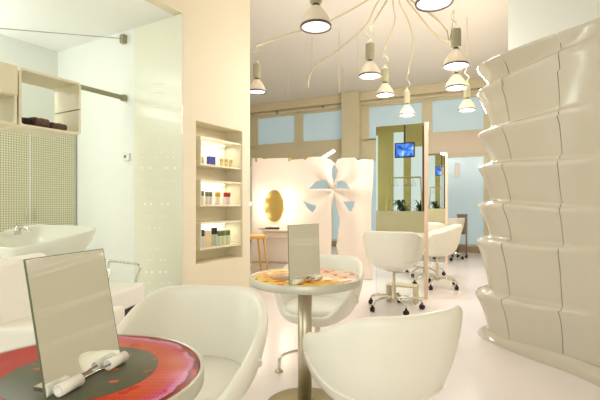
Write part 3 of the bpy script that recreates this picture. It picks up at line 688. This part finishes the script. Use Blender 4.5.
# neighbouring box to the left, cut by the picture edge
q2 = SF.w(sx0-.56, .0); t2 = thing('hanging_shelf_box', 'second cream shelf box cut off by the left picture edge', 'shelf', (q2.x, q2.y, szb), SF.a)
m = MB()
m.rings([rrect(0, 0, .545, Hs, .03, 0), rrect(0, 0, .545, Hs, .03, Dp), rrect(th2, th2, .545-th2, Hs-th2, .02, Dp), rrect(th2, th2, .545-th2, Hs-th2, .02, 0), rrect(0, 0, .545, Hs, .03, 0)], cap0=False, cap1=False, smooth=False)
m.build('frame', M['cream'], t2); MB().rbox(.0, -.012, Hs*.5, .545, -.001, Hs, .004).build('flap_door', M['cream'], t2); MB().box(th2, .01, Hs*.5-.006, .545-th2, Dp-.01, Hs*.5+.006).build('shelf', M['cream'], t2)
for i, (xx, wd, hh, mt, lab) in enumerate(((.03, .11, .075, 'towel2', 'nearly black folded towel at the left in the shelf box'), (.15, .14, .095, 'towel', 'brown folded towel leaning in the middle of the shelf box'), (.30, .15, .075, 'towel', 'brown folded towel at the right in the shelf box'))):
    m = MB(); rs = []
    for j in range(9):
        x = wd*j/8; ring = []
        for k in range(14):
            a = 2*pi*k/14; ring.append(Vector((x, .12+.10*cos(a)*(1+.1*sin(j*1.7+k)), hh*.5+hh*.5*math.copysign(abs(sin(a))**.5, sin(a))*(1+.12*sin(j*2.1+k*.9)))))
        rs.append(ring)
    for r_ in rs:
        mn = min(v.z for v in r_)
        for v in r_: v.z -= mn*0; v.z = max(v.z, 0)
    m.rings(rs)
    o = m.build('folded_towel', M[mt], mods=[('sub', 1)]); o.location = SF.w(sx0+xx, .02 + .002*i, szb+th2+.001 ); o.rotation_euler = (0, 0, SF.a)
    tag(o, lab, 'towel', 'folded towels in the shelf box')
# perforated cabinet
CB = Fr(*G(75, 5.35), 60.2)
zc = P(75, 131, 5.35).z; CD = 2.27-NICHE.loc(CB.o).y
t = thing('perforated_cabinet', 'tall olive cabinet with two finely perforated doors in the washing corner', 'cabinet', CB.w(0, 0), CB.a)
MB().box(-2.0, .03, 0, 0, CD, zc).build('body', M['olivecab'] if 'olivecab' in M else mat('pale olive cabinet', (.82, .80, .65), .5), t)
xs_ = CB.hit(30)[0]
for a_, b_ in ((xs_+.006, -.004), (xs_*2-.01, xs_-.006), (-1.99, xs_*2-.02)):
    if b_-a_ < .1: continue
    d_ = MB().box(a_, 0, .08, b_, .026, zc-.01).build('door', M['peg'], t)
    hxp = a_+.04 if a_ > xs_ else b_-.04
    MB().tube([(hxp, -.02, .95), (hxp, -.02, 1.10)], .006, 8).build('handle', M['steel'], d_)
MB().box(xs_-.0055, -.004, .08, xs_+.0055, .028, zc-.01).build('centre_strip', M['washceil'], t)
MB().box(-.003, -.002, 0, .012, CD, zc).build('side_strip', M['blueish'] if 'blueish' in M else mat('grey side strip', (.78, .80, .74), .4), t)
# shampoo basin
def basin(loc, rotz, label):
    t = thing('shampoo_basin', label, 'basin', loc, rotz)
    def outline(th, k):     # plan outline with the neck rest drawn out along +x
        c, s = cos(th), sin(th); ex = 1+.95*max(0, c)**2.2
        return Vector((.26*k*c*ex, .23*k*s*(1-.25*max(0, c)), 0))
    prof = [(.30, .60, 0), (.45, .64, 0), (.72, .74, 0), (.92, .86, .02), (1.0, .92, .05), (.985, .935, .055), (.93, .925, .05), (.84, .86, .02), (.62, .80, 0), (.3, .785, 0), (.02, .78, 0)]
    rs = []
    for k, z, lift in prof:
        ring = []
        for i in range(48):
            th = 2*pi*i/48; p_ = outline(th, k if k > .6 else k); ring.append(Vector((p_.x if k > .6 else .26*k*cos(th), p_.y, z+lift*max(0, cos(th))**2)))
        rs.append(ring)
    MB().rings([[Vector((p_.x, p_.y, p_.z-.03+p_.y*.34*min(1, max(0, (p_.z-.62)/.2)))) for p_ in ring] for ring in rs]).build('bowl', M['basin'], t, mods=[('sub', 1)])
    MB().lathe([(.17, 0), (.17, .03), (.11, .08), (.09, .45), (.10, .63)], 28).build('pedestal', M['basing'], t)
    m = MB(); m.lathe([(.022, .90), (.022, .955), (.012, .965)], 16, c=(-.14, .10, 0)); m.tube(smooth_path([(-.14, .10, .94), (-.08, .06, .965), (.0, .0, .94)], 5), .011, 8); m.build('faucet', M['chrome'], t)
    MB().tube([(-.14, .10, .96), (-.17, .15, .985)], .006, 8).build('faucet_lever', M['chrome'], t)
M['basin'] = mat('white ceramic', (.91, .92, .86), .15, noise=.01, coat=.4)
M['basing'] = mat('dark grey pedestal', (.30, .31, .26), .4, noise=.05)
q = G(30, 3.35); basin((q.x, q.y, 0), R(8), 'white ceramic shampoo basin with chrome faucet before the perforated cabinet')
def wash_chair(loc, rotz, label, arms, bh):
    t = thing('wash_armchair', label, 'armchair', loc, rotz, 'white washing armchairs')
    MB().rbox(-.30, -.28, .25, .30, .30, .43, .03).build('seat', M['tubin'], t)
    m = MB(); m.rbox(-.27, -.05, 0, .27, .06, bh, .045, Matrix.Translation((0, .26, .36)) @ Matrix.Rotation(R(-8), 4, 'X')); m.build('backrest', M['tubin'], t)
    MB().box(-.24, -.20, .0, .24, .20, .25).build('frame', M['black'], t)
    if arms:
        for sx in (-1, 1):
            MB().tube(smooth_path([(sx*.325, -.16, .02), (sx*.325, -.17, .40), (sx*.325, -.22, .565), (sx*.325, -.10, .60), (sx*.325, .15, .62)], 5), .012, 8).build('armrest', M['chrome'], t)
            MB().tube([(sx*.325, .1, .62), (sx*.325, .12, .02)], .011, 8).build('leg', M['chrome'], t)
    return t
q = G(62, 2.72); wash_chair((q.x, q.y, 0), R(86), 'white washing armchair at the left picture edge behind the leaning mirror', False, .45)
q = G(97, 3.62); wash_chair((q.x, q.y, 0), R(82), 'white washing armchair with chrome armrest showing right of the leaning mirror', True, .26)

# ================================================================== CUT-OUT SCREEN
a0 = G(251, 6.75); a1 = G(374, 6.35); ang = math.degrees(math.atan2(a1.y-a0.y, a1.x-a0.x)); SC = Fr(a0.x, a0.y, ang)
def sp(px, py): x, z = SC.hit(px, py); return (x, z)
root = thing('cut_out_screen', 'freestanding pale screen with a flower shaped cut-out in front of the windows', 'screen', (a0.x, a0.y, 0), SC.a)
cr = lambda pts, ox, oy, s: [(ox+x/s, oy+y/s) for x, y in pts]
outer = [(251.5, 158.5), (262, 158), (263, 159.5), (268, 158.5), (288, 158), (290, 160), (303, 159), (305, 160.5), (309, 157.5), (322, 157), (330, 159.5), (335, 164), (337, 159.5), (342, 158), (355, 158), (358, 161), (362, 159.5), (373.5, 160), (373, 185), (371.5, 200), (371, 225), (372.5, 250)]
ol = [sp(*p_) for p_ in outer]; ol += [(ol[-1][0], .002), (ol[0][0], .002)]
holes = [cr([(250,112),(262,120),(270,150),(262,195),(247,218),(235,170),(240,130)], 290, 145, 5.71), cr([(110,252),(150,210),(185,198),(215,205),(228,252)], 290, 145, 5.71), cr([(262,250),(270,212),(295,202),(325,220),(345,255)], 290, 145, 5.71), cr([(75,318),(110,335),(150,345),(150,365),(130,388),(100,360)], 290, 145, 5.71), cr([(305,325),(370,320),(365,345),(350,383),(335,375)], 290, 145, 5.71), [(333,198),(337,208),(339.5,220),(337.5,236),(336,246),(338.5,256),(331,256),(331.5,225),(331,210)]]
cu = bpy.data.curves.new('outline', 'CURVE'); cu.dimensions = '2D'; cu.fill_mode = 'BOTH'
for poly in [ol]+[[sp(*p_) for p_ in h] for h in holes]:
    s_ = cu.splines.new('POLY'); s_.points.add(len(poly)-1); s_.use_cyclic_u = True
    for i, p_ in enumerate(poly): s_.points[i].co = (p_[0], p_[1], 0, 1)
co = bpy.data.objects.new('outline', cu); C.objects.link(co); bpy.context.view_layer.update()
me = bpy.data.meshes.new_from_object(co.evaluated_get(bpy.context.evaluated_depsgraph_get())); bpy.data.objects.remove(co)
bm = bmesh.new(); bm.from_mesh(me); bmesh.ops.remove_doubles(bm, verts=bm.verts[:], dist=1e-5)
wmax = ol[-2][0]
for i in range(1, 60): bmesh.ops.bisect_plane(bm, geom=bm.verts[:]+bm.edges[:]+bm.faces[:], plane_co=(wmax*i/60, 0, 0), plane_no=(1, 0, 0))
for i in range(1, 60): bmesh.ops.bisect_plane(bm, geom=bm.verts[:]+bm.edges[:]+bm.faces[:], plane_co=(0, 1.9*i/60, 0), plane_no=(0, 1, 0))
fx, fz = sp(334, 190)
for v in bm.verts:
    x, z = v.co.x, v.co.y; dx, dz = x-fx, z-fz; r_ = math.hypot(dx, dz); th = math.atan2(dz, dx)
    q = -.10*math.exp(-(r_/.45)**2)*(.5+.5*cos(6*th)) * min(1, r_/.1) + .03*sin(x*5+.6)*min(1, max(0, (x-.7)/.3)) - .05*math.exp(-((x-wmax*.88)/.12)**2)*.8
    v.co = Vector((x, q, z))
for f in bm.faces: f.smooth = True
m = MB(); m.join(bm); m.build('cut_sheet', M['screen'], root, mods=[('solid', .012, 0)])
for px, py in ((256.5, 160), (289.5, 159.5), (307, 159), (313, 158.5)):
    x, z = sp(px, py); MB().rbox(x-.015, -.02, z-.03, x+.015, .02, z+.03, .004).build('clip', M['wood'], root)
# leaning tube light above the screen
pa, pb = P(319, 160.5, 7.1), P(334.5, 150.5, 7.1)
pc = Vector((pa.x-(pb.x-pa.x)*8, 7.1, 0)); 
p0_ = pa + (pa-pb)*(pa.z/(pb.z-pa.z))
t = thing('leaning_tube_light', 'slanting white tube light poking above the cut-out screen', 'tube light', (p0_.x, p0_.y, 0))
MB().tube([Vector((0, 0, .03)), pb-p0_], .028, 10).build('tube', M['tube'], t); MB().lathe([(.12, 0), (.12, .02), (.05, .035)], 20).build('base', M['white'], t)
# vanity on the lit part of the screen
vx, vz = SC.hit(273.5, 206, -.08)
t = thing('vanity_mirror', 'oval bronze vanity mirror ringed by glowing bulbs on the warm screen', 'vanity mirror', SC.w(vx, -.02, vz), SC.a)
m = MB(); ry = 15.8*6.6/F; rxx = 10*6.6/F
m.rings([[Vector((rxx*k*cos(a*pi/24), y_, ry*k*sin(a*pi/24))) for a in range(48)] for k, y_ in ((1, 0), (1, -.03), (.97, -.035))]); m.build('mirror_glass', M['gold'], t)
for px, py in ((262.5, 195), (260.5, 205.5), (262.5, 216.5), (285.5, 195), (287, 205.5), (285.5, 216.5)):
    x, z = SC.hit(px, py, -.08); bb = MB().lathe([(.001, -.04), (.022, -.034), (.036, -.015), (.04, 0), (.03, .03), (.016, .045), (.016, .07)], 16, c=(0, 0, 0), m=Matrix.Translation((x-vx, -.065, z-vz)) @ Matrix.Rotation(-pi/2, 4, 'X')).build('bulb', M['bulb'], t)
    light('vanity_glow', 'POINT', (x-vx, -.26, z-vz), VAN_W, (1, .90, .74), size=.04, parent=t)
x0, zz = SC.hit(263, 228, -.15); x1, _ = SC.hit(290, 228, -.15)
t = thing('vanity_shelf', 'pale wall shelf under the oval vanity mirror', 'shelf', SC.w(x0, -.02, zz-.05), SC.a)
MB().rbox(0, -.22, 0, x1-x0, -.002, .03, .006).build('shelf_board', M['panelbeige'], t); MB().rbox(.02, -.20, -.10, x1-x0-.02, -.01, -.002, .006).build('drawer', M['panelbeige'], t)
MB().lathe([(.02, .03), (.06, .06), (.07, .09), (.06, .09), (.02, .05)], 20, c=((x1-x0)*.35, -.10, 0)).build('bowl', M['white'], t)
for px, w_, lab in ((261.5, .13, 'left dark hairbrush on the vanity shelf'), (273, .15, 'right dark hairbrush on the vanity shelf')):
    x, z = SC.hit(px, 226, -.16); o = thing('hairbrush', lab, 'hairbrush', SC.w(max(x, x0+.07), -.17, zz-.018), SC.a+.1, 'hairbrushes on the vanity shelf')
    MB().rbox(-w_, -.02, 0, -.02, .02, .012, .005).build('handle', M['brown'], o); MB().rbox(-.03, -.03, 0, w_*.7, .03, .03, .01).build('brush_head', M['brown'], o)
# wooden stool
q = G(254, 6.1); t = thing('wooden_chair', 'golden wooden chair half hidden behind the niche wall', 'chair', (q.x, q.y, 0), R(20))
zseat = P(254, 236, 6.1).z
MB().rbox(-.2, -.2, zseat-.03, .14, .2, zseat+.02, .015).build('seat', M['wood'], t)
for sx, sy in ((-.16, -.16), (.10, -.16), (-.16, .16), (.10, .16)):
    MB().tube([(sx, sy, zseat-.03), (sx*1.5+.03, sy*1.4, 0)], [.017, .012]).build('leg', M['wood'], t)
MB().tube([(-.18, -.17, .25), (.13, -.17, .25)], .009).build('stretcher', M['wood'], t)
# low ledge along the screen foot
x0, z0_ = SC.hit(252, 262, -.03); x1, _ = SC.hit(300, 262, -.03)
o = MB().rbox(0, -.10, 0, x1-x0, -.001, .02, .004).build('low_ledge', M['baseb']); o.location = SC.w(x0, -.02, z0_); o.rotation_euler = (0, 0, SC.a)
tag(o, 'thin low ledge running below the vanity on the screen', 'ledge')

# ================================================================== WASH LIGHT (ceiling panel and uplighter, added out of frame to brighten the corner)
t = thing('wash_fill_panel', 'added luminous fill panel under the washing corner ceiling, out of view', 'fill light', NICHE.w(-2.6, 1.2, WC), NICHE.a)
MB().box(-.9, -.5, -.04, .9, .5, -.001).build('diffuser', M['tube'], t)
light('wash_glow', 'AREA', (0, 0, -.06), WASH_W, (.90, .97, 1), size=1.8, sizey=1.0, parent=t)
t = thing('fill_uplight', 'added white uplighter on the washing corner left wall, out of view', 'fill_uplight', NICHE.w(-1.9, 2.2, 2.5), NICHE.a)
MB().rbox(-.4, -.08, -.05, .4, .078, .05, .01).build('housing', M['white'], t)
light('up_glow', 'AREA', (0, -.0, .07), 16, (.92, .98, 1), rot=(R(180), 0, 0), size=.8, sizey=.12, parent=t)
